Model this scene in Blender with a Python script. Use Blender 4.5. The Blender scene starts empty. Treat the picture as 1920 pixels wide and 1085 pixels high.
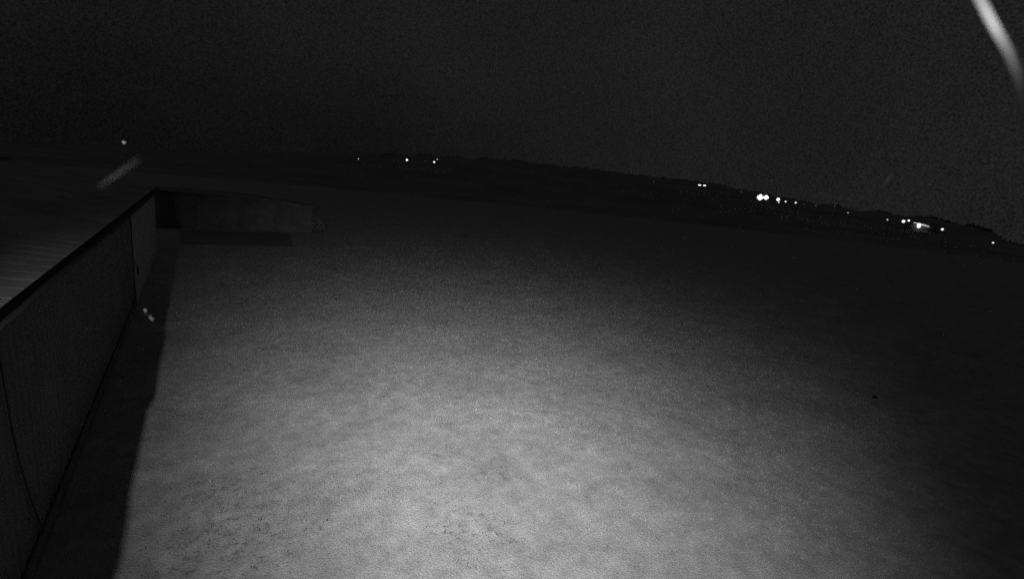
import bpy, bmesh, math, random
import numpy as np
from mathutils import Vector, Matrix

random.seed(7); rng = np.random.default_rng(7)
S = bpy.context.scene
COL = S.collection

# ------------------------------------------------------------------ camera
CAM_H = 5.5
AZ, PITCH, ROLL = math.radians(34.645), math.radians(11.747), math.atan(0.1)
F_PX = 880.0                                   # focal length in 1920-px units
sa, ca, sp, cp = math.sin(AZ), math.cos(AZ), math.sin(PITCH), math.cos(PITCH)
FWD = Vector((sa*cp, ca*cp, -sp)); R0 = Vector((ca, -sa, 0)); U0 = R0.cross(FWD)
RGT = math.cos(ROLL)*R0 + math.sin(ROLL)*U0
UPV = -math.sin(ROLL)*R0 + math.cos(ROLL)*U0
CAM = Vector((0, 0, CAM_H))
cd = bpy.data.cameras.new('camera'); cam = bpy.data.objects.new('camera', cd); COL.objects.link(cam)
m = Matrix((RGT, UPV, -FWD)).transposed().to_4x4(); m.translation = CAM
cam.matrix_world = m
cd.sensor_width = 36; cd.lens = 36*F_PX/1920
cd.clip_start = 0.05; cd.clip_end = 6000
cd.dof.use_dof = True; cd.dof.focus_distance = 9; cd.dof.aperture_fstop = 1.6
S.camera = cam

# ------------------------------------------------------------------ render look (small night camera: soft, grainy, near infrared)
S.view_settings.view_transform = 'Standard'; S.view_settings.look = 'None'
S.view_settings.exposure = 0; S.view_settings.gamma = 1
S.render.filter_size = 2.1
S.cycles.use_denoising = False
S.cycles.max_bounces = 4; S.cycles.use_adaptive_sampling = True; S.cycles.adaptive_threshold = 0.03; S.cycles.adaptive_min_samples = 48; S.cycles.use_light_tree = False; S.cycles.light_sampling_threshold = 0; S.cycles.sample_clamp_indirect = 0.035

# ------------------------------------------------------------------ night sky
W = bpy.data.worlds.new('World'); S.world = W; W.use_nodes = True
nt = W.node_tree; N = nt.nodes; L = nt.links
for n in list(N): N.remove(n)
def nd(t, tree=None, **k):
    n = (tree or nt).nodes.new(t)
    for a, b in k.items(): setattr(n, a, b)
    return n
out = nd('ShaderNodeOutputWorld'); bg = nd('ShaderNodeBackground'); L.new(bg.outputs[0], out.inputs[0])
tc = nd('ShaderNodeTexCoord')
def vdot(vec):
    d = nd('ShaderNodeVectorMath', operation='DOT_PRODUCT'); L.new(tc.outputs['Generated'], d.inputs[0])
    d.inputs[1].default_value = vec; return d.outputs['Value']
def mapr(src, a, b, c, d, tree=None, smooth=True):
    r = nd('ShaderNodeMapRange', tree); r.interpolation_type = 'SMOOTHSTEP' if smooth else 'LINEAR'
    (tree or nt).links.new(src, r.inputs[0])
    for i, v in enumerate((a, b, c, d)): r.inputs[i+1].default_value = v
    return r.outputs[0]
def mth(op, a, b, tree=None):
    r = nd('ShaderNodeMath', tree, operation=op)
    for i, v in enumerate((a, b)):
        if isinstance(v, (int, float)): r.inputs[i].default_value = v
        else: (tree or nt).links.new(v, r.inputs[i])
    return r.outputs[0]
az_glow = Vector((math.sin(AZ+math.radians(52)), math.cos(AZ+math.radians(52)), 0.12)).normalized()
base = mapr(vdot(az_glow), -0.35, 0.95, SKY_LO:=0.0082, SKY_HI:=0.0125)
left_ = mapr(vdot(az_glow), 0.95, 0.35, 0.0, 1.0)
low_ = mapr(vdot(Vector((0, 0, 1))), 0.0, 0.30, 1.0, 0.0)
base = mth('MULTIPLY', base, mth('SUBTRACT', 1.0, mth('MULTIPLY', mth('MULTIPLY', left_, low_), 0.5)))
base = mth('MULTIPLY', base, mapr(vdot(Vector((0, 0, 1))), 0.5, 0.85, 1.0, 1.45))   # overcast: brighter overhead
# fine grain put into the sky brightness, like sensor noise
ns = nd('ShaderNodeTexNoise'); ns.inputs['Scale'].default_value = 340; ns.inputs['Detail'].default_value = 1.0
ns.inputs['Roughness'].default_value = 0.8
L.new(tc.outputs['Generated'], ns.inputs['Vector'])
grain = mapr(ns.outputs[0], 0.28, 0.72, 0.50, 1.52, smooth=False)
nb = nd('ShaderNodeTexNoise'); nb.inputs['Scale'].default_value = 3.0; nb.inputs['Detail'].default_value = 3
L.new(tc.outputs['Generated'], nb.inputs['Vector'])
broad = mapr(nb.outputs[0], 0.3, 0.7, 0.9, 1.1)
L.new(mth('MULTIPLY', mth('MULTIPLY', base, grain), broad), bg.inputs['Strength'])
bg.inputs['Color'].default_value = (1, 1, 1, 1)
W.cycles.sampling_method = 'AUTOMATIC'

# ------------------------------------------------------------------ infrared lamp over the field (a beam set apart from the camera)
ld = bpy.data.lights.new('infrared_lamp', 'SPOT'); lamp = bpy.data.objects.new('infrared_lamp', ld); COL.objects.link(lamp)
LAMP = Vector((-2.07, -0.6, 5.6))               # on a bracket above the hangar eaves: the eaves keep its light off the wall
LAMP_AZ, LAMP_DN = math.radians(44), math.radians(30)
ldir = Vector((math.sin(LAMP_AZ)*math.cos(LAMP_DN), math.cos(LAMP_AZ)*math.cos(LAMP_DN), -math.sin(LAMP_DN)))
lamp.location = LAMP
lamp.rotation_euler = ldir.to_track_quat('-Z', 'Y').to_euler()
ld.energy = 6000; ld.spot_size = math.radians(100); ld.spot_blend = 0.15; ld.shadow_soft_size = 0.035
# beam pattern of the reflector: bright oval core fading outwards
ld.use_nodes = True; lt_ = ld.node_tree
le = lt_.nodes.get('Emission'); tcl = nd('ShaderNodeTexCoord', lt_); sx = nd('ShaderNodeSeparateXYZ', lt_)
lt_.links.new(tcl.outputs['Normal'], sx.inputs[0])
nz = mth('MULTIPLY', sx.outputs[2], -1.0, lt_)
bu = mth('DIVIDE', sx.outputs[0], nz, lt_); bv = mth('DIVIDE', sx.outputs[1], nz, lt_)
BEAM = (0.25, -0.30, 3.5, -4.2, -3.9, -10.4)
acc = mth('MULTIPLY_ADD', bu, BEAM[1], lt_); acc.node.inputs[2].default_value = BEAM[0]
for co_, a_, b_ in ((BEAM[2], bv, None), (BEAM[3], bu, bu), (BEAM[4], bu, bv), (BEAM[5], bv, bv)):
    term = a_ if b_ is None else mth('MULTIPLY', a_, b_, lt_)
    acc = mth('ADD', acc, mth('MULTIPLY', term, co_, lt_), lt_)
cut = mth('MAXIMUM', mth('SUBTRACT', bu, 0.50, lt_), 0.0, lt_)
acc = mth('ADD', acc, mth('MULTIPLY', mth('MULTIPLY', cut, cut, lt_), -35.0, lt_), lt_)
lt_.links.new(mth('EXPONENT', acc, 0, lt_), le.inputs['Strength'])
# added unseen point light that brightens a stretch of the cable near the lens
l2 = bpy.data.lights.new('cable_fill_light', 'POINT'); cable_fill = bpy.data.objects.new('cable_fill_light', l2); COL.objects.link(cable_fill)
l2.energy = 0.15; l2.shadow_soft_size = 0.004

# ------------------------------------------------------------------ helpers
def px(x, y):
    return ((x-960)/F_PX*RGT - (y-542.5)/F_PX*UPV + FWD).normalized()
def mat(name, col, rough=0.9, fn=None):
    mt = bpy.data.materials.new(name); mt.use_nodes = True
    b = mt.node_tree.nodes['Principled BSDF']
    b.inputs['Base Color'].default_value = (col, col, col, 1); b.inputs['Roughness'].default_value = rough
    b.inputs['Specular IOR Level'].default_value = 0.15
    if fn: fn(mt.node_tree, b, col)
    return mt
def mottled(scale, amp, detail=4, bump=0.0, scale2=None, amp2=0.0, bd=0.02):
    def fn(t, b, col):
        c = nd('ShaderNodeTexCoord', t); n = nd('ShaderNodeTexNoise', t)
        n.inputs['Scale'].default_value = scale; n.inputs['Detail'].default_value = detail
        t.links.new(c.outputs['Object'], n.inputs['Vector'])
        v = mapr(n.outputs[0], 0.3, 0.7, col*(1-amp), col*(1+amp), t, False)
        if scale2:
            n2 = nd('ShaderNodeTexNoise', t); n2.inputs['Scale'].default_value = scale2; n2.inputs['Detail'].default_value = 3
            t.links.new(c.outputs['Object'], n2.inputs['Vector'])
            v = mth('MULTIPLY', v, mapr(n2.outputs[0], 0.3, 0.7, 1-amp2, 1+amp2, t, False), t)
        cc = nd('ShaderNodeCombineColor', t)
        for i in range(3): t.links.new(v, cc.inputs[i])
        t.links.new(cc.outputs[0], b.inputs['Base Color'])
        if bump:
            bp = nd('ShaderNodeBump', t); bp.inputs['Strength'].default_value = bump; bp.inputs['Distance'].default_value = bd
            t.links.new(n.outputs[0], bp.inputs['Height']); t.links.new(bp.outputs[0], b.inputs['Normal'])
    return fn
def emit(name, strength):
    mt = bpy.data.materials.new(name); mt.use_nodes = True; t = mt.node_tree
    for n in list(t.nodes): t.nodes.remove(n)
    o = nd('ShaderNodeOutputMaterial', t); e = nd('ShaderNodeEmission', t); e.inputs['Strength'].default_value = strength
    t.links.new(e.outputs[0], o.inputs[0]); mt.cycles.emission_sampling = 'NONE'; return mt
def obj(name, bm, mt, parent=None, smooth=False):
    me = bpy.data.meshes.new(name); bm.normal_update(); bm.to_mesh(me); bm.free()
    if mt: me.materials.append(mt)
    if smooth:
        for p in me.polygons: p.use_smooth = True
    o = bpy.data.objects.new(name, me); COL.objects.link(o)
    if parent: o.parent = parent
    return o
def rawobj(name, vs, fs, mt, parent=None):
    me = bpy.data.meshes.new(name); me.from_pydata([tuple(v) for v in vs], [], fs); me.update()
    if mt: me.materials.append(mt)
    o = bpy.data.objects.new(name, me); COL.objects.link(o)
    if parent: o.parent = parent
    return o
def tag(o, label=None, cat=None, group=None, kind=None):
    if label: o['label'] = label
    if cat: o['category'] = cat
    if group: o['group'] = group
    if kind: o['kind'] = kind
    return o
def thing(name, loc, label, cat, group=None, rz=0):
    o = bpy.data.objects.new(name, None); COL.objects.link(o); o.location = loc; o.rotation_euler = (0, 0, rz)
    o.empty_display_size = 0.2
    return tag(o, label, cat, group)
def box(bm, x0, x1, y0, y1, z0, z1):
    v = [bm.verts.new(p) for p in ((x0,y0,z0),(x1,y0,z0),(x1,y1,z0),(x0,y1,z0),(x0,y0,z1),(x1,y0,z1),(x1,y1,z1),(x0,y1,z1))]
    for f in ((3,2,1,0),(4,5,6,7),(0,1,5,4),(1,2,6,5),(2,3,7,6),(3,0,4,7)): bm.faces.new([v[i] for i in f])
    return bm
def tube(bm, pts, rad, seg=10):
    pts = [Vector(p) for p in pts]; rings = []
    rads = rad if isinstance(rad, (list, tuple)) else [rad]*len(pts)
    for i, p in enumerate(pts):
        d = (pts[min(i+1, len(pts)-1)] - pts[max(i-1, 0)]).normalized()
        a = d.orthogonal().normalized() if i == 0 else (a - a.dot(d)*d).normalized()
        b = d.cross(a)
        rings.append([bm.verts.new(p + rads[i]*(math.cos(2*math.pi*k/seg)*a + math.sin(2*math.pi*k/seg)*b)) for k in range(seg)])
    for r, s in zip(rings, rings[1:]):
        for k in range(seg): bm.faces.new((r[k], r[(k+1) % seg], s[(k+1) % seg], s[k]))
    bm.faces.new(rings[0][::-1]); bm.faces.new(rings[-1])
    return bm
def ball(bm, c, r, sc=(1,1,1), u=14, v=9):
    bmesh.ops.create_uvsphere(bm, u_segments=u, v_segments=v, radius=r,
                              matrix=Matrix.Translation(c) @ Matrix.Diagonal((*sc, 1)))
    return bm
BM = bmesh.new

# ------------------------------------------------------------------ terrain: flat airfield, low hills round it
CREST = [(-400,250),(0,262),(320,283),(672,290),(816,294),(960,303),(1100,318),(1226,334),(1316,343),(1400,359),(1500,378),
         (1600,394),(1700,406),(1760,412),(1815,424),(1862,441),(1920,462),(2150,480),(2600,525)]
crest_az, crest_el = [], []
for x, y in CREST:
    d = px(x, y); crest_az.append(math.degrees(math.atan2(d.x, d.y))); crest_el.append(math.degrees(math.asin(d.z)))
R_A, R_C = 190.0, 520.0
def terrain(r, az):                            # height at range r, azimuth az (degrees)
    el = float(np.interp(az, crest_az, crest_el))
    top = CAM_H + R_C*math.tan(math.radians(el))
    top += 0.7*math.sin(az*1.7) + 0.4*math.sin(az*5.1+1)
    t = min(max((r-R_A)/(R_C-R_A), 0), 1); t = t*t*(3-2*t)
    if r > R_C: t = 1 - 0.6*min((r-R_C)/900, 1)
    return top*t
WEEDS = ((0.35, 7.3, 1.5), (0.2, 8.6, .9), (-0.3, 7.0, .8), (3.55, 5.7, 1.0), (4.8, 7.0, .7), (4.1, 8.0, .35), (10.9, 8.3, .5))
def turf_value(t, col):
    c = nd('ShaderNodeTexCoord', t)
    def noise(s, d=4, r=0.6, off=0.0):
        n = nd('ShaderNodeTexNoise', t); n.inputs['Scale'].default_value = s; n.inputs['Detail'].default_value = d
        n.inputs['Roughness'].default_value = r
        mp = nd('ShaderNodeMapping', t); mp.inputs['Location'].default_value = (off, off*.7, 0); mp.inputs['Scale'].default_value = (1, 1, 0.05)
        t.links.new(c.outputs['Object'], mp.inputs['Vector']); t.links.new(mp.outputs[0], n.inputs['Vector']); return n.outputs[0]
    v = mapr(noise(0.5, 3), 0.3, 0.7, col*0.85, col*1.15, t, False)
    v = mth('MULTIPLY', v, mapr(noise(2.6, 6, .7), 0.3, 0.7, 0.74, 1.26, t, False), t)
    area = mapr(noise(0.45, 2, .5, 31.0), 0.45, 0.62, 0.06, 0.30, t)
    for wx, wy, wr in WEEDS:                   # patches where weeds have taken hold
        dn_ = nd('ShaderNodeVectorMath', t, operation='DISTANCE'); t.links.new(c.outputs['Object'], dn_.inputs[0]); dn_.inputs[1].default_value = (wx, wy, 0)
        area = mth('MAXIMUM', area, mapr(dn_.outputs['Value'], wr, wr*.25, 0.0, 1.0, t), t)
    spots = mapr(noise(6.5, 6, .78, 9.0), 0.47, 0.70, 0.0, 0.62, t)
    return mth('MULTIPLY', v, mth('SUBTRACT', 1.0, mth('MULTIPLY', area, spots, t), t), t)
def ground_nodes(t, b, col):
    c = nd('ShaderNodeTexCoord', t)
    def noise(s, d=4, r=0.6):
        n = nd('ShaderNodeTexNoise', t); n.inputs['Scale'].default_value = s; n.inputs['Detail'].default_value = d
        n.inputs['Roughness'].default_value = r; t.links.new(c.outputs['Object'], n.inputs['Vector']); return n.outputs[0]
    v = turf_value(t, col)
    v = mth('MULTIPLY', v, mapr(noise(45, 2), 0.3, 0.7, 0.9, 1.1, t, False), t)
    cc = nd('ShaderNodeCombineColor', t)
    for i in range(3): t.links.new(v, cc.inputs[i])
    t.links.new(cc.outputs[0], b.inputs['Base Color'])
    bp = nd('ShaderNodeBump', t); bp.inputs['Strength'].default_value = 0.5; bp.inputs['Distance'].default_value = 0.05
    t.links.new(noise(30, 3), bp.inputs['Height']); t.links.new(bp.outputs[0], b.inputs['Normal'])
M_ground = mat('grass_ground', 0.50, 1.0, ground_nodes)
azs = np.linspace(-60, 130, 191); rs = [0.0, 30, 80, 150, 190, 230, 270, 310, 350, 390, 430, 460, 490, 520, 560, 640, 900, 1500]
vs, fs = [], []
def polar(i, j):
    a = math.radians(azs[i]); return (rs[j]*math.sin(a), rs[j]*math.cos(a), terrain(rs[j], azs[i]))
n0 = 4
# near ground: one flat sheet out to 190 m all round, then the hills join it
vs = [(0, 0, 0)]; ring = []
full = np.linspace(0, 360, 361)[:-1]
for a in full: vs.append((R_A*math.sin(math.radians(a)), R_A*math.cos(math.radians(a)), 0))
for k in range(360): fs.append((0, 1+(k+1) % 360, 1+k))
g = rawobj('ground', vs, fs, M_ground); tag(g, kind='structure')
hv, hf = [], []; jr = [r for r in rs if r >= 190]
def prof(r, a):                                # azimuth wraps, hills continue low behind the camera
    a = (a+180) % 360 - 180
    return terrain(r, a) if -60 <= a <= 130 else max(terrain(r, -60 if a < -60 else 130), -0.4*0) 
for r in jr:
    for a in full:
        z = prof(r, a) + (0 if r <= 190 else 0.25*math.sin(a*3.3+r)*min((r-190)/60, 1))
        hv.append((r*math.sin(math.radians(a)), r*math.cos(math.radians(a)), z))
for j in range(len(jr)-1):
    for k in range(360):
        hf.append((j*360+k, j*360+(k+1) % 360, (j+1)*360+(k+1) % 360, (j+1)*360+k))
M_hill = mat('dark_hillside', 0.36, 1.0, mottled(0.03, 0.25, 6))
hl = rawobj('hills', hv, [f[::-1] for f in hf], M_hill); tag(hl, kind='structure')

# far-off wood along the crest on the right: one uneven mass of small crowns
tv, tf = [], []
def blob(cx, cy, cz, r):
    k0 = len(tv)
    for i in range(12):
        a = 2*math.pi*rng.random(); e = math.asin(rng.uniform(-0.3, 1)); q = r*rng.uniform(0.6, 1.15)
        c = np.array((cx+q*math.cos(a)*math.cos(e)*0.7, cy+q*math.sin(a)*math.cos(e)*0.7, cz+q*math.sin(e)))
        u = rng.normal(size=3); u /= np.linalg.norm(u); w = np.cross(u, rng.normal(size=3)); w /= np.linalg.norm(w)
        s = r*0.42; k = len(tv)
        tv.extend([c+s*u, c-0.5*s*u+0.8*s*w, c-0.5*s*u-0.8*s*w, c+s*0.8*np.cross(u, w)])
        tf.extend([(k, k+1, k+2), (k, k+3, k+1), (k, k+2, k+3)])
for az in np.arange(18, 92, 0.22):
    for rr in (505, 518, 532):
        if rng.random() < 0.75:
            a = math.radians(az+rng.uniform(-.1, .1)); big = 1.4 if 76 < az < 84 else 1.0
            h = rng.uniform(1.0, 1.8)*big*(0.55+0.45*math.sin(az*0.9)**2)
            blob(rr*math.sin(a), rr*math.cos(a), terrain(min(rr, 519), az)-0.4+h*0.3, h)
wood = rawobj('wood', tv, tf, mat('far_foliage', 0.36, 1.0)); tag(wood, kind='stuff')
wood['label'] = 'dark far-off wood along the crest of the low hills'; wood['category'] = 'wood'

# ------------------------------------------------------------------ dark strip beside the hangar and paved pad before the shed
vs, fs = [], []
xs = np.arange(-0.86, 6.05, 0.2)
for x in xs:
    vs += [(x, 37.3+0.08*math.sin(x*2.1)+rng.normal()*0.03, 0.010), (x+(x+.86)/6.9*.95, 44.9+rng.normal()*.04, 0.010)]
for i in range(len(xs)-1): fs.append((2*i, 2*i+2, 2*i+3, 2*i+1))
M_pad = mat('dark_asphalt', 0.28, 1.0, mottled(9, 0.25, 5))
tag(rawobj('pavement', vs, fs, M_pad), kind='structure')

# ------------------------------------------------------------------ hangar on the left
XW, Y0, Y1, ZE = -1.95, -8.0, 35.4, 3.66       # wall plane, ends, eaves height
hangar = thing('hangar', (-8, 14, 0), 'long dark hangar clad in ribbed metal with a low pitched roof beside the grass', 'hangar')
HO = Vector((-8, 14, 0))
def sh(vs): return [tuple(Vector(v)-HO) for v in vs]
M_wall = mat('wall_cladding', 0.30, 0.65, mottled(1.2, 0.18, 5, 0.0, 14, 0.12))
M_roof = mat('roof_sheet', 0.40, 0.7, mottled(0.9, 0.25, 5, 0.0, 9, 0.15))
M_trim = mat('dark_trim', 0.08, 0.7)
M_door = mat('door_sheet', 0.72, 0.6, mottled(1.5, 0.15, 5, 0.0, 12, 0.1))
M_flash = mat('pale_sheet', 0.42, 0.6, mottled(3, 0.25))
DY0, DY1 = 21.8, 34.3                          # sliding door near the far end
# ribbed wall: trapezoid profile every 0.25 m
def ribbed_wall(y0, y1, z0, z1, x, depth=0.03, pitch=0.25):
    prof = []; y = y0
    while y < y1:
        for dy, dx in ((0, 0), (0.09, 0), (0.12, depth), (0.20, depth), (0.235, 0)):
            if y+dy < y1: prof.append((y+dy, dx))
        y += pitch
    prof.append((y1, 0))
    v, f = [], []
    for yy, dx in prof: v += [(x+dx, yy, z0), (x+dx, yy, z1)]
    for i in range(len(prof)-1): f.append((2*i, 2*i+2, 2*i+3, 2*i+1))
    return v, f
v, f = ribbed_wall(Y0, Y1, 0.0, ZE-0.03, XW, 0.018)
k = len(v); v += [(XW-12, Y1, 0), (XW-12, Y1, ZE), (XW-12, Y0, 0), (XW-12, Y0, ZE), (XW, Y1, 0), (XW, Y1, ZE), (XW, Y0, 0), (XW, Y0, ZE),
                  (XW-6, Y1, ZE+0.88), (XW-6, Y0, ZE+0.88)]
f += [(k+4, k, k+1, k+8, k+5), (k+6, k+7, k+9, k+3, k+2), (k, k+2, k+3, k+1)]
rawobj('wall', sh(v), f, M_wall, hangar)
v, f = ribbed_wall(DY0, DY1, 0.05, ZE-0.30, XW+0.06, 0.025, 0.4)
k = len(v); v += [(XW+.034, DY0, 0.05), (XW+.034, DY0, ZE-.30), (XW+.034, DY1, 0.05), (XW+.034, DY1, ZE-.30)]
n = k-2
f += [(k, 0, 1, k+1), (n, k+2, k+3, n+1), (1, n+1, k+3, k+1)]
door = rawobj('door', sh(v), f, M_door, hangar)
bm = BM(); box(bm, XW+.09, XW+.13, DY0+.5, DY0+.54, 1.0, 1.4)
for q in bm.verts: q.co -= HO
obj('handle', bm, M_trim, door)
bm = BM(); box(bm, XW+.04, XW+.16, DY0-6, DY1+.6, ZE-.27, ZE-.19)
for q in bm.verts: q.co -= HO
obj('door_rail', bm, M_trim, hangar)
bm = BM(); box(bm, XW+.036, XW+.07, Y0, DY0-.1, 0.02, 0.24)
for q in bm.verts: q.co -= HO
obj('plinth', bm, mat('concrete_plinth', 0.26, 0.9, mottled(4, .3)), hangar)
# roof: standing-seam sheet, eaves overhang
SL = 0.88/6.0
def roof_z(x): return ZE + 0.06 + SL*(XW-x) if x > XW-6 else ZE+0.06+SL*6 - SL*(XW-6-x)
v, f = [], []
X_E = XW+0.14
prof = []; y = Y0-0.3
while y < Y1+0.25:
    for dy, dz in ((0, 0), (0.44, 0), (0.45, 0.004), (0.48, 0.004), (0.49, 0)): prof.append((min(y+dy, Y1+.25), dz))
    y += 0.5
for yy, dz in prof: v += [(X_E, yy, roof_z(X_E)+dz), (XW-6, yy, roof_z(XW-6)+dz), (XW-12.2, yy, roof_z(XW-12.2)+dz)]
for i in range(len(prof)-1): f += [(3*i, 3*i+3, 3*i+4, 3*i+1), (3*i+1, 3*i+4, 3*i+5, 3*i+2)]
rawobj('roof', sh(v), f, M_roof, hangar)
# gutter: open half-round channel on the eaves
bm = BM(); gp = [(math.cos(t)*.085, math.sin(t)*.085) for t in np.linspace(math.pi, 2*math.pi, 9)]
go = Vector((X_E+0.07, 0, ZE-0.02)); rows = []
gj = rng.normal(size=40)*.006
for yy in np.linspace(Y0-.3, Y1+.25, 160):
    rows.append([bm.verts.new(Vector((go.x+a-(.05 if yy < 4.1 else 0)-(.02 if yy < 2.2 else 0)+gj[int(yy*2) % 40], yy, go.z+b+.008*math.sin(yy*.8)))-HO) for a, b in gp])  # near length stepped back and edge jittered to notch the shadow it casts
for r, s in zip(rows, rows[1:]):
    for i in range(8): bm.faces.new((r[i], r[i+1], s[i+1], s[i]))
obj('gutter', bm, M_trim, hangar, True)
bm = BM(); box(bm, XW+0.045, X_E-0.012, Y0-.3, Y1+.25, ZE-.14, ZE+.0)
for q in bm.verts: q.co -= HO
obj('fascia', bm, M_trim, hangar)
bm = BM()
rz = roof_z(XW-6)
for a, b in ((XW-6.25, XW-6), (XW-6, XW-5.75)):
    v4 = [bm.verts.new(Vector(p)-HO) for p in ((a, Y0-.3, roof_z(a)+.085), (b, Y0-.3, roof_z(b)+.085), (b, Y1+.25, roof_z(b)+.085), (a, Y1+.25, roof_z(a)+.085))]
    bm.faces.new(v4)
obj('ridge_cap', bm, M_trim, hangar)
# pale translucent strip let into the roof near its far end, in three sheets
def roof_hit(x, y):
    d = px(x, y)                               # where a sight line meets the near roof slope
    t = (ZE+0.06+SL*XW - CAM.z - SL*CAM.x*1.0) / (d.z + SL*d.x)
    return CAM + d*t
pa, pb = roof_hit(188, 348), roof_hit(264, 300)
print('strip', pa, pb)

# cable clipped to the wall close by
bm = BM(); pts = []
for x, y in ((-14, 560), (-4, 650), (8, 720), (22, 800), (38, 870), (60, 940), (84, 1000), (104, 1050)):
    d = px(x, y); t = (XW+0.05)/d.x; pts.append(CAM+d*t)
tube(bm, [p for p in pts if p.z > 0.03], 0.012, 6)
wc = obj('wall_cable', bm, mat('cable_sheath', .13, .8)); tag(wc, 'thin dark cable sagging down the ribbed hangar wall at the left edge', 'cable')

# ------------------------------------------------------------------ shed across the end of the strip
shed = thing('shed', (4, 48, 0), 'low pale shed with a roof sloping down to the right beyond the dark paved pad', 'shed')
SO = Vector((4, 48, 0))
M_shed = mat('shed_sheet', 0.24, 0.8, mottled(1.0, 0.25, 5, 0, 8, .15))
X0s, X1s, Ys = -2.6, 8.9, 46.0
v, f = [], []
def shz(x): return 2.85-0.10*max(x-3.2, 0)
prof = []; x = X0s
while x < X1s:
    for dx, dy in ((0, 0), (.1, 0), (.14, -.03), (.26, -.03), (.3, 0)): 
        if x+dx < X1s: prof.append((x+dx, dy))
    x += .3
prof.append((X1s, 0))
for xx, dy in prof: v += [(xx, Ys+dy, 0), (xx, Ys+dy, shz(xx))]
for i in range(len(prof)-1): f.append((2*i, 2*i+2, 2*i+3, 2*i+1))
k = len(v); v += [(X1s, Ys+5, 0), (X1s, Ys+5, shz(X1s)), (X0s, Ys+5, 0), (X0s, Ys+5, shz(X0s))]
f += [(k-2, k, k+1, k-1), (k, k+2, k+3, k+1), (k+2, 0, 1, k+3)]
rawobj('wall', [tuple(Vector(p)-SO) for p in v], f, M_shed, shed)
bm = BM(); rows = []
for x_ in (X0s-.2, 3.2, X1s+.2):
    rows.append([bm.verts.new(Vector((x_, y_, shz(x_)+z_))-SO) for y_, z_ in ((Ys-.25, .02), (Ys+5.2, .02), (Ys+5.2, .11), (Ys-.25, .11))])
for r, s_ in zip(rows, rows[1:]):
    for i in range(4): bm.faces.new((r[i], s_[i], s_[(i+1) % 4], r[(i+1) % 4]))
bm.faces.new(rows[0]); bm.faces.new(rows[-1][::-1])
obj('roof', bm, mat('shed_roof', 0.30, .8, mottled(1, .2)), shed)
for xx in (0.2, 4.4):
    bm = BM(); box(bm, xx, xx+1.4, Ys-.07, Ys-.034, 0.05, 1.95)
    for q in bm.verts: q.co -= SO
    dd = obj('door', bm, mat('shed_door', 0.26, .7, mottled(2, .15)), shed)
    bm = BM(); box(bm, xx+1.32, xx+1.38, Ys-.10, Ys-.072, 0.95, 1.15)
    for q in bm.verts: q.co -= SO
    obj('handle', bm, M_trim, dd)

# ------------------------------------------------------------------ grass: fine short blades, denser to the eye close by
NB = 260000
r_ = np.exp(rng.uniform(math.log(4.2), math.log(200), NB)); a_ = np.radians(rng.uniform(-12, 96, NB))
X = r_*np.sin(a_); Y = r_*np.cos(a_)
se = -0.95+0.035*np.sin(Y*1.9)+0.05*np.sin(Y*.73+1)
keep = (X > XW+0.12) & ~((Y > 37.2) & (Y < 52) & (X < 9.4))
X, Y, r_ = X[keep], Y[keep], r_[keep]; n = len(X)
patch = (np.sin(X*1.3+2*np.sin(Y*.7))+np.sin(Y*1.7+1.5*np.sin(X*.9)))*.25
hgt = rng.uniform(.012, .034, n)*(1+patch)*(1+r_/40); wid = rng.uniform(.002, .0045, n)*(1+r_/16)*np.clip((200-r_)/150, 0.05, 1)
th = rng.uniform(0, 2*math.pi, n); ln = rng.uniform(0, .9, n)*hgt; lt = rng.uniform(0, 2*math.pi, n)
co = np.empty((n, 3, 3), np.float32)
co[:, 0] = np.stack((X-np.cos(th)*wid, Y-np.sin(th)*wid, np.zeros(n)-.002), 1)
co[:, 1] = np.stack((X+np.cos(th)*wid, Y+np.sin(th)*wid, np.zeros(n)-.002), 1)
co[:, 2] = np.stack((X+np.cos(lt)*ln, Y+np.sin(lt)*ln, hgt), 1)
me = bpy.data.meshes.new('grass'); me.vertices.add(3*n); me.vertices.foreach_set('co', co.ravel())
me.loops.add(3*n); me.loops.foreach_set('vertex_index', np.arange(3*n, dtype=np.int32))
me.polygons.add(n); me.polygons.foreach_set('loop_start', np.arange(0, 3*n, 3, dtype=np.int32))
me.update(); me.validate()
def blade_nodes(t, b, col):
    gi = nd('ShaderNodeNewGeometry', t)
    v = mth('MULTIPLY', turf_value(t, col), mapr(gi.outputs['Random Per Island'], 0, 1, .92, 1.08, t, False), t)
    cc = nd('ShaderNodeCombineColor', t)
    for i in range(3): t.links.new(v, cc.inputs[i])
    t.links.new(cc.outputs[0], b.inputs['Base Color'])
me.materials.append(mat('grass_blades', 0.50, 1.0, blade_nodes))
go_ = bpy.data.objects.new('grass', me); COL.objects.link(go_)
tag(go_, 'short mown grass lit by the infrared lamp', 'grass', kind='stuff')

# weeds: broad dark leaves in loose patches (too many and too mixed to count)
wv, wf = [], []
for wx, wy, wr in WEEDS:
    for c_ in range(int(26*wr*wr)+5):
        aa, rr = rng.random()*6.28, wr*math.sqrt(rng.random())*.9
        cx, cy = wx+rr*math.cos(aa), wy+rr*math.sin(aa)
        if cx < -1.6: continue
        for l_ in range(rng.integers(3, 9)):
            th_ = rng.random()*6.28; ll = rng.uniform(.02, .055); el = rng.uniform(.1, 1.1); w_ = ll*rng.uniform(.25, .5)
            ox, oy = cx+rng.normal()*.025, cy+rng.normal()*.025
            d_ = np.array((math.cos(th_)*math.cos(el), math.sin(th_)*math.cos(el), math.sin(el))); n_ = np.array((-math.sin(th_), math.cos(th_), 0))
            b_ = np.array((ox, oy, .008)); k = len(wv)
            wv += [b_, b_+d_*ll*.5+n_*w_*.5, b_+d_*ll, b_+d_*ll*.5-n_*w_*.5]; wf.append((k, k+1, k+2, k+3))
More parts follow.
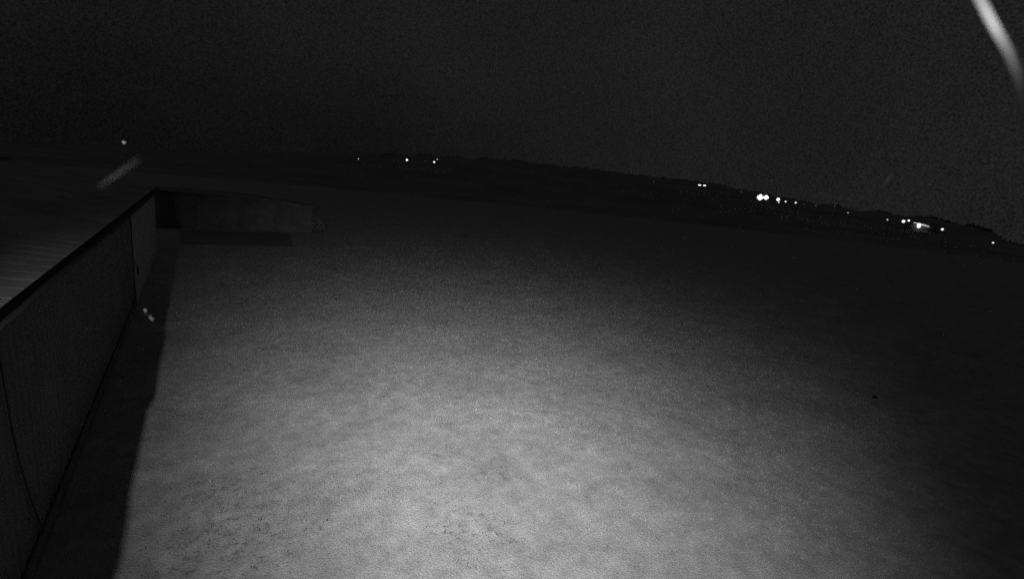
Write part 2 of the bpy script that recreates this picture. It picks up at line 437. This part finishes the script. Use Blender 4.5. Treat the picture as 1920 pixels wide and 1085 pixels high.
wd = rawobj('weeds', wv, wf, mat('weed_leaf', .30, .9)); tag(wd, 'small dark broad-leaved weeds scattered in the near grass', 'weeds', kind='stuff')

# ------------------------------------------------------------------ far lamps on the hillside
M_pole = mat('lamp_pole', 0.30, .6)
E_ = {}
def lamp_place(x, y, hp):
    d = px(x, y); az = math.degrees(math.atan2(d.x, d.y)); te = d.z/math.hypot(d.x, d.y)
    best = None
    for r in np.arange(200, 516, 1.0):
        g_ = CAM_H + r*te - hp - terrain(r, az)
        if best is None or abs(g_) < best[0]: best = (abs(g_), r)
        if g_ < 0 and r > 230: best = (0, r); break
    r = best[1]; a = math.radians(az)
    z = CAM_H + r*te
    return Vector((r*math.sin(a), r*math.cos(a), z)), terrain(r, az), r, az
def bright(s):
    if s not in E_: E_[s] = emit('lamp_glow_%d' % len(E_), s)
    return E_[s]
def street_lamp(x, y, size, s, label, hp=7.0, group='far lamps along the foot of the hills'):
    p, gz, r, az = lamp_place(x, y, hp)
    t = thing('street_lamp', (p.x, p.y, gz-.1), label, 'street lamp', group, -math.radians(az))
    h = p.z-gz+.1; R = size/F_PX*r/2*0.78
    bm = BM(); tube(bm, [(R+.5, 0, 0), (R+.5, 0, h+R+.25)], [.14, .08], 8); obj('pole', bm, M_pole, t)
    bm = BM(); tube(bm, [(R+.5, 0, h+R+.2), (0, 0, h+R+.3)], .06, 6); box(bm, -R*.8, R*.8, -R*.6, R*.6, h+R*.95, h+R*1.0+.2); box(bm, -R*1.8, R*1.8, -R*4.5, R*1.2, h-R*1.3, h-R*1.12); obj('lamp_head', bm, M_pole, t)  # lower plate added to keep the bulb's light off the ground
    bm = BM(); ball(bm, (0, 0, h), R, (1, 1, 1)); obj('bulb', bm, bright(s), t, True)
    return t
LAMPS = [
 (672, 298, 1.6, 1.4, 'small lone lamp, farthest left of the lights on the left hillside'),
 (738, 301, 1.4, 0.1, 'very faint lamp just left of the brighter of the left pair'),
 (763, 300, 4.6, 1.4, 'bright round lamp, left one of the two bright lights on the left hillside'),
 (797, 302, 1.4, 0.08, 'very faint lamp between the two bright lights on the left hillside'),
 (814, 304, 4.0, 1.4, 'bright lamp, right one of the two bright lights on the left hillside'),
 (820, 299, 2.0, 0.9, 'small dim lamp just above and right of a bright lamp'),
 (1226, 341, 1.8, 0.1, 'faint lamp left of the close twin lights near the middle of the skyline'),
 (1390, 360, 1.8, 0.1, 'faint lamp just left of the brightest light on the hills'),
 (1459, 374, 6.4, 1.4, 'bright lamp just right of the brightest pair'),
 (1460.5, 379.5, 2.0, 1.4, 'tiny lamp tucked right under a bright lamp'),
 (1473, 378, 2.6, 1.4, 'small lamp right of the third brightest light'),
 (1492, 380, 3.0, 1.4, 'small lamp at the right end of the bright group'),
 (1508, 383, 1.6, 0.1, 'very faint lamp just right of the bright group'),
 (1530, 386, 2.2, 0.09, 'faint smeared lamp on the ridge right of the bright group'),
 (1565, 387, 2.2, 0.07, 'faintest lamp on the ridge, left of a small dim lamp'),
 (1590, 399, 2.4, 0.35, 'dim lamp alone between the two bright groups'),
 (1664, 412, 2.4, 0.8, 'small lamp left of the right-hand bright group'),
 (1694, 415, 5.0, 1.4, 'bright lamp, largest of the right-hand group'),
 (1704, 413.5, 3.2, 1.4, 'small lamp touching the largest of the right-hand group'),
 (1767, 430, 3.6, 1.4, 'lone bright lamp right of the lit canopy'),
 (1862, 455, 2.6, 1, 'lone lamp near the right edge below the dark trees'),
]
for L_ in LAMPS: street_lamp(*L_)
# twin-armed lamp
def twin(x, y):
    p, gz, r, az = lamp_place(x, y, 7)
    t = thing('street_lamp', (p.x, p.y, gz-.1), 'twin-headed lamp, two close lights joined in a short dash on the skyline', 'street lamp', None, -math.radians(az))
    h = p.z-gz+.1; d = 4.0/F_PX*r
    bm = BM(); tube(bm, [(0, 0, 0), (0, 0, h+.3)], [.14, .08], 8); obj('pole', bm, M_pole, t)
    for s in (-1, 1):
        bm = BM(); tube(bm, [(0, 0, h+.3), (s*d*.8, 0, h+.45)], .05, 6); box(bm, s*d-1.2, s*d+1.2, -3, .8, h-.85, h-.72); obj('arm', bm, M_pole, t)  # plate under each bulb added to block downward light
        bm = BM(); ball(bm, (s*d, 0, h), 1.25/F_PX*r, (1.9, 1, .8)); obj('bulb', bm, bright(1.6), t, True)
twin(1316.5, 347.5)
# the two floodlight masts
def mast(x, y, size, s, label):
    p, gz, r, az = lamp_place(x, y, 9)
    t = thing('floodlight_mast', (p.x, p.y, gz-.1), label, 'floodlight', 'bright floodlight masts', -math.radians(az))
    h = p.z-gz+.1; R = size/F_PX*r/2
    bm = BM(); tube(bm, [(0, R*.5, 0), (0, R*.5, h+R)], [.25, .15], 8); obj('pole', bm, M_pole, t)
    bm = BM(); box(bm, -R*1.0, R*1.0, R*.3, R*.5, h-R*.9, h+R*.9); box(bm, -R*1.8, R*1.8, -R*4.5, R*.5, h-R*1.25, h-R*1.1); obj('frame', bm, M_pole, t)  # lower plate added to shade the hillside from the floodlights
    for i in range(-1, 2):
        for j in range(-1, 2):
            if abs(i*j) == 1: continue
            bm = BM(); ball(bm, (i*R*.62*(1-.15*abs(j)), 0, h+j*R*.62*(1-.15*abs(i))), R*.46, (1, .6, 1), 10, 6); obj('floodlight', bm, bright(s), t, True)
mast(1425.5, 370, 9.2, 1.7, 'brightest floodlight mast on the hills, left one of the touching pair')
mast(1436.5, 370.3, 7.2, 1.6, 'second floodlight mast, right one of the touching brightest pair')
# low building with a lit canopy edge
p, gz, r, az = lamp_place(1728, 421.5, 3.2)
t = thing('low_building', (p.x, p.y, gz-.2), 'small low building with a thin lit canopy edge on the right hillside', 'building', None, -math.radians(az))
h = p.z-gz+.2
bm = BM(); box(bm, -6, 6.5, 1.2, 8, 0, h+.6); obj('wall', bm, mat('far_wall', .2), t)
bm = BM(); box(bm, -6.3, 6.8, 0.1, 8.3, h+.6, h+.9); obj('roof', bm, M_pole, t)
def lp(dx, dy): return dx/F_PX*r, h-dy/F_PX*r
bm = BM()
q = [lp(-9, -2.2), lp(-4, -1.2), lp(1, -.2), lp(5, .7), lp(8.5, 1.6)]
tube(bm, [(a, 0, b) for a, b in q], [.15, .22, .34, .24, .2], 8); obj('canopy_light', bm, bright(.6), t, True)
bm = BM(); ball(bm, (lp(-2.6, 1.4)[0], -.2, lp(-2.6, 1.4)[1]), 0.8, (1, .6, 1.5)); obj('bulb', bm, bright(1.6), t, True)

# ------------------------------------------------------------------ cable hanging past the lens, top right
bm = BM(); pts = []
for x, y, dz in ((1500, -700, .60), (1680, -330, .60), (1770, -150, .60), (1808, -60, .60), (1838, 0, .60), (1866, 53, .60), (1889, 93, .61), (1906, 133, .62), (1917, 170, .64), (1926, 215, .67), (1934, 280, .72), (1946, 400, .80)):
    q = ((x-960)/F_PX*RGT - (y-542.5)/F_PX*UPV + FWD)*dz; pts.append(CAM+q)
tube(bm, pts, .0060, 14)
sc_ = obj('hanging_cable', bm, mat('pale_cable', .62, .8), None, True)
tag(sc_, 'pale cable curving past the lens in the top right corner', 'cable')
q = ((1862-960)/F_PX*RGT - (40-542.5)/F_PX*UPV + FWD)*.60
cable_fill.location = CAM + q*0.925

# short frayed strand of web near the lens at the left, spun between the camera bracket and the eaves
bm = BM()
WEB = ((60, 430, 6.0, 0), (150, 372, .9, .2), (186, 350, .56, .6), (200, 341, .55, 1.0), (215, 331, .54, .8), (228, 322, .53, 1.1), (240, 313, .52, 1.2), (252, 305, .51, 1.2), (262, 299, .5, .8), (276, 288, .48, .2), (420, 120, .3, 0), (560, -60, .2, 0))
for k in range(11):
    pts = []; jx, jy = rng.uniform(-1, 1), rng.uniform(-1, 1)
    for x, y, dz, sp_ in WEB:
        jx += rng.normal()*.25; w_ = 3.2*sp_*math.tanh(jx)
        pts.append(CAM+((x+w_*.5-960)/F_PX*RGT-(y+w_*.85-542.5)/F_PX*UPV+FWD)*dz)
    a_i, b_i = (rng.integers(2, 4), rng.integers(8, 10))
    tube(bm, pts[a_i:b_i], .0003, 6)
cw = obj('cobweb', bm, mat('web_dust', .006, .9), None, True)
tag(cw, 'short faint frayed strand of cobweb slanting above the hangar eaves', 'cobweb')

# ------------------------------------------------------------------ insects in the air and a straw on the strip
def moth(x, y, dist, L_, col, label, spread=1.0, rot=0):
    kind_ = 'crane_fly' if spread < .5 else 'moth'
    t = thing(kind_, CAM+px(x, y)*dist, label, kind_.replace('_', ' '), None)
    t.rotation_mode = 'QUATERNION'
    mm = Matrix((RGT, UPV, -FWD)).transposed().to_4x4(); t.rotation_quaternion = (mm @ Matrix.Rotation(rot, 4, 'Z')).to_quaternion()
    M = mat('moth_dust', col, .8)
    bm = BM(); tube(bm, [(0, -L_*.5, 0), (0, -L_*.2, L_*.02), (0, L_*.15, L_*.03), (0, L_*.38, L_*.02), (0, L_*.5, 0)], [L_*q_*(.5 if spread < .5 else 1) for q_ in (.03, .07, .08, .07, .03)], 8)
    obj('body', bm, M, t, True)
    for s in (-1, 1):
        bm = BM(); v = [bm.verts.new(p) for p in ((0, L_*.25, L_*.06), (s*L_*.45*spread, L_*.42, L_*.2), (s*L_*.5*spread, L_*.1, L_*.18), (s*L_*.3*spread, -L_*.3, L_*.1), (0, -L_*.1, L_*.06))]
        bm.faces.new(v if s < 0 else v[::-1]); obj('wing', bm, M, t)
moth(233, 268, 2.6, .016, .04, 'tiny pale moth flying over the far end of the hangar roof', 1.0, -.5)
moth(1663, 336, 2.8, .075, .85, 'faint slender crane fly hovering above the right skyline', .12, -.45)
moth(279.5, 590, 1.6, .040, .022, 'small pale crane fly in the air before the dark shadow strip beside the hangar', .04, .63)
# bush at the right-hand end of the shed
bv_, bf_ = [], []
for i in range(900):
    u = rng.normal(size=3); u /= np.linalg.norm(u); q_ = rng.random()**.4
    c = np.array((9.3, 46.6, 0.8)) + u*q_*np.array((1.0, .9, .8))*(1+.25*math.sin(5*u[0]+3*u[2]))
    if c[2] < 0.02: continue
    a1 = rng.normal(size=3); a1 /= np.linalg.norm(a1); a2 = np.cross(a1, rng.normal(size=3)); a2 /= np.linalg.norm(a2); s_ = rng.uniform(.06, .13)
    k = len(bv_); bv_ += [c+a1*s_, c+a2*s_*.5, c-a1*s_, c-a2*s_*.5]; bf_.append((k, k+1, k+2, k+3))
bush = thing('bush', (9.3, 46.6, 0), 'rounded leafy bush growing against the right end of the shed', 'bush')
rawobj('foliage', [tuple(p-np.array((9.3, 46.6, 0))) for p in bv_], bf_, mat('bush_leaf', .34, .9), bush)
bm = BM()
for a in range(4): tube(bm, [(0, 0, -.02), (.15*math.cos(a*1.6), .15*math.sin(a*1.6), .5), (.5*math.cos(a*1.6), .4*math.sin(a*1.6), 1.3)], [.05, .035, .015], 6)
obj('stem', bm, mat('bush_stem', .15, .9), bush)
# stone in the grass at the right
d = px(1640, 746); p = CAM+d*(CAM_H/-d.z)
bm = BM(); ball(bm, (0, 0, .03), .085, (1, .8, .6))
for q in bm.verts: q.co += Vector(rng.normal(size=3)*.008)
so = obj('stone', bm, mat('dark_stone', .05), None); so.location = p; tag(so, 'small dark stone alone in the grass at the right', 'stone')
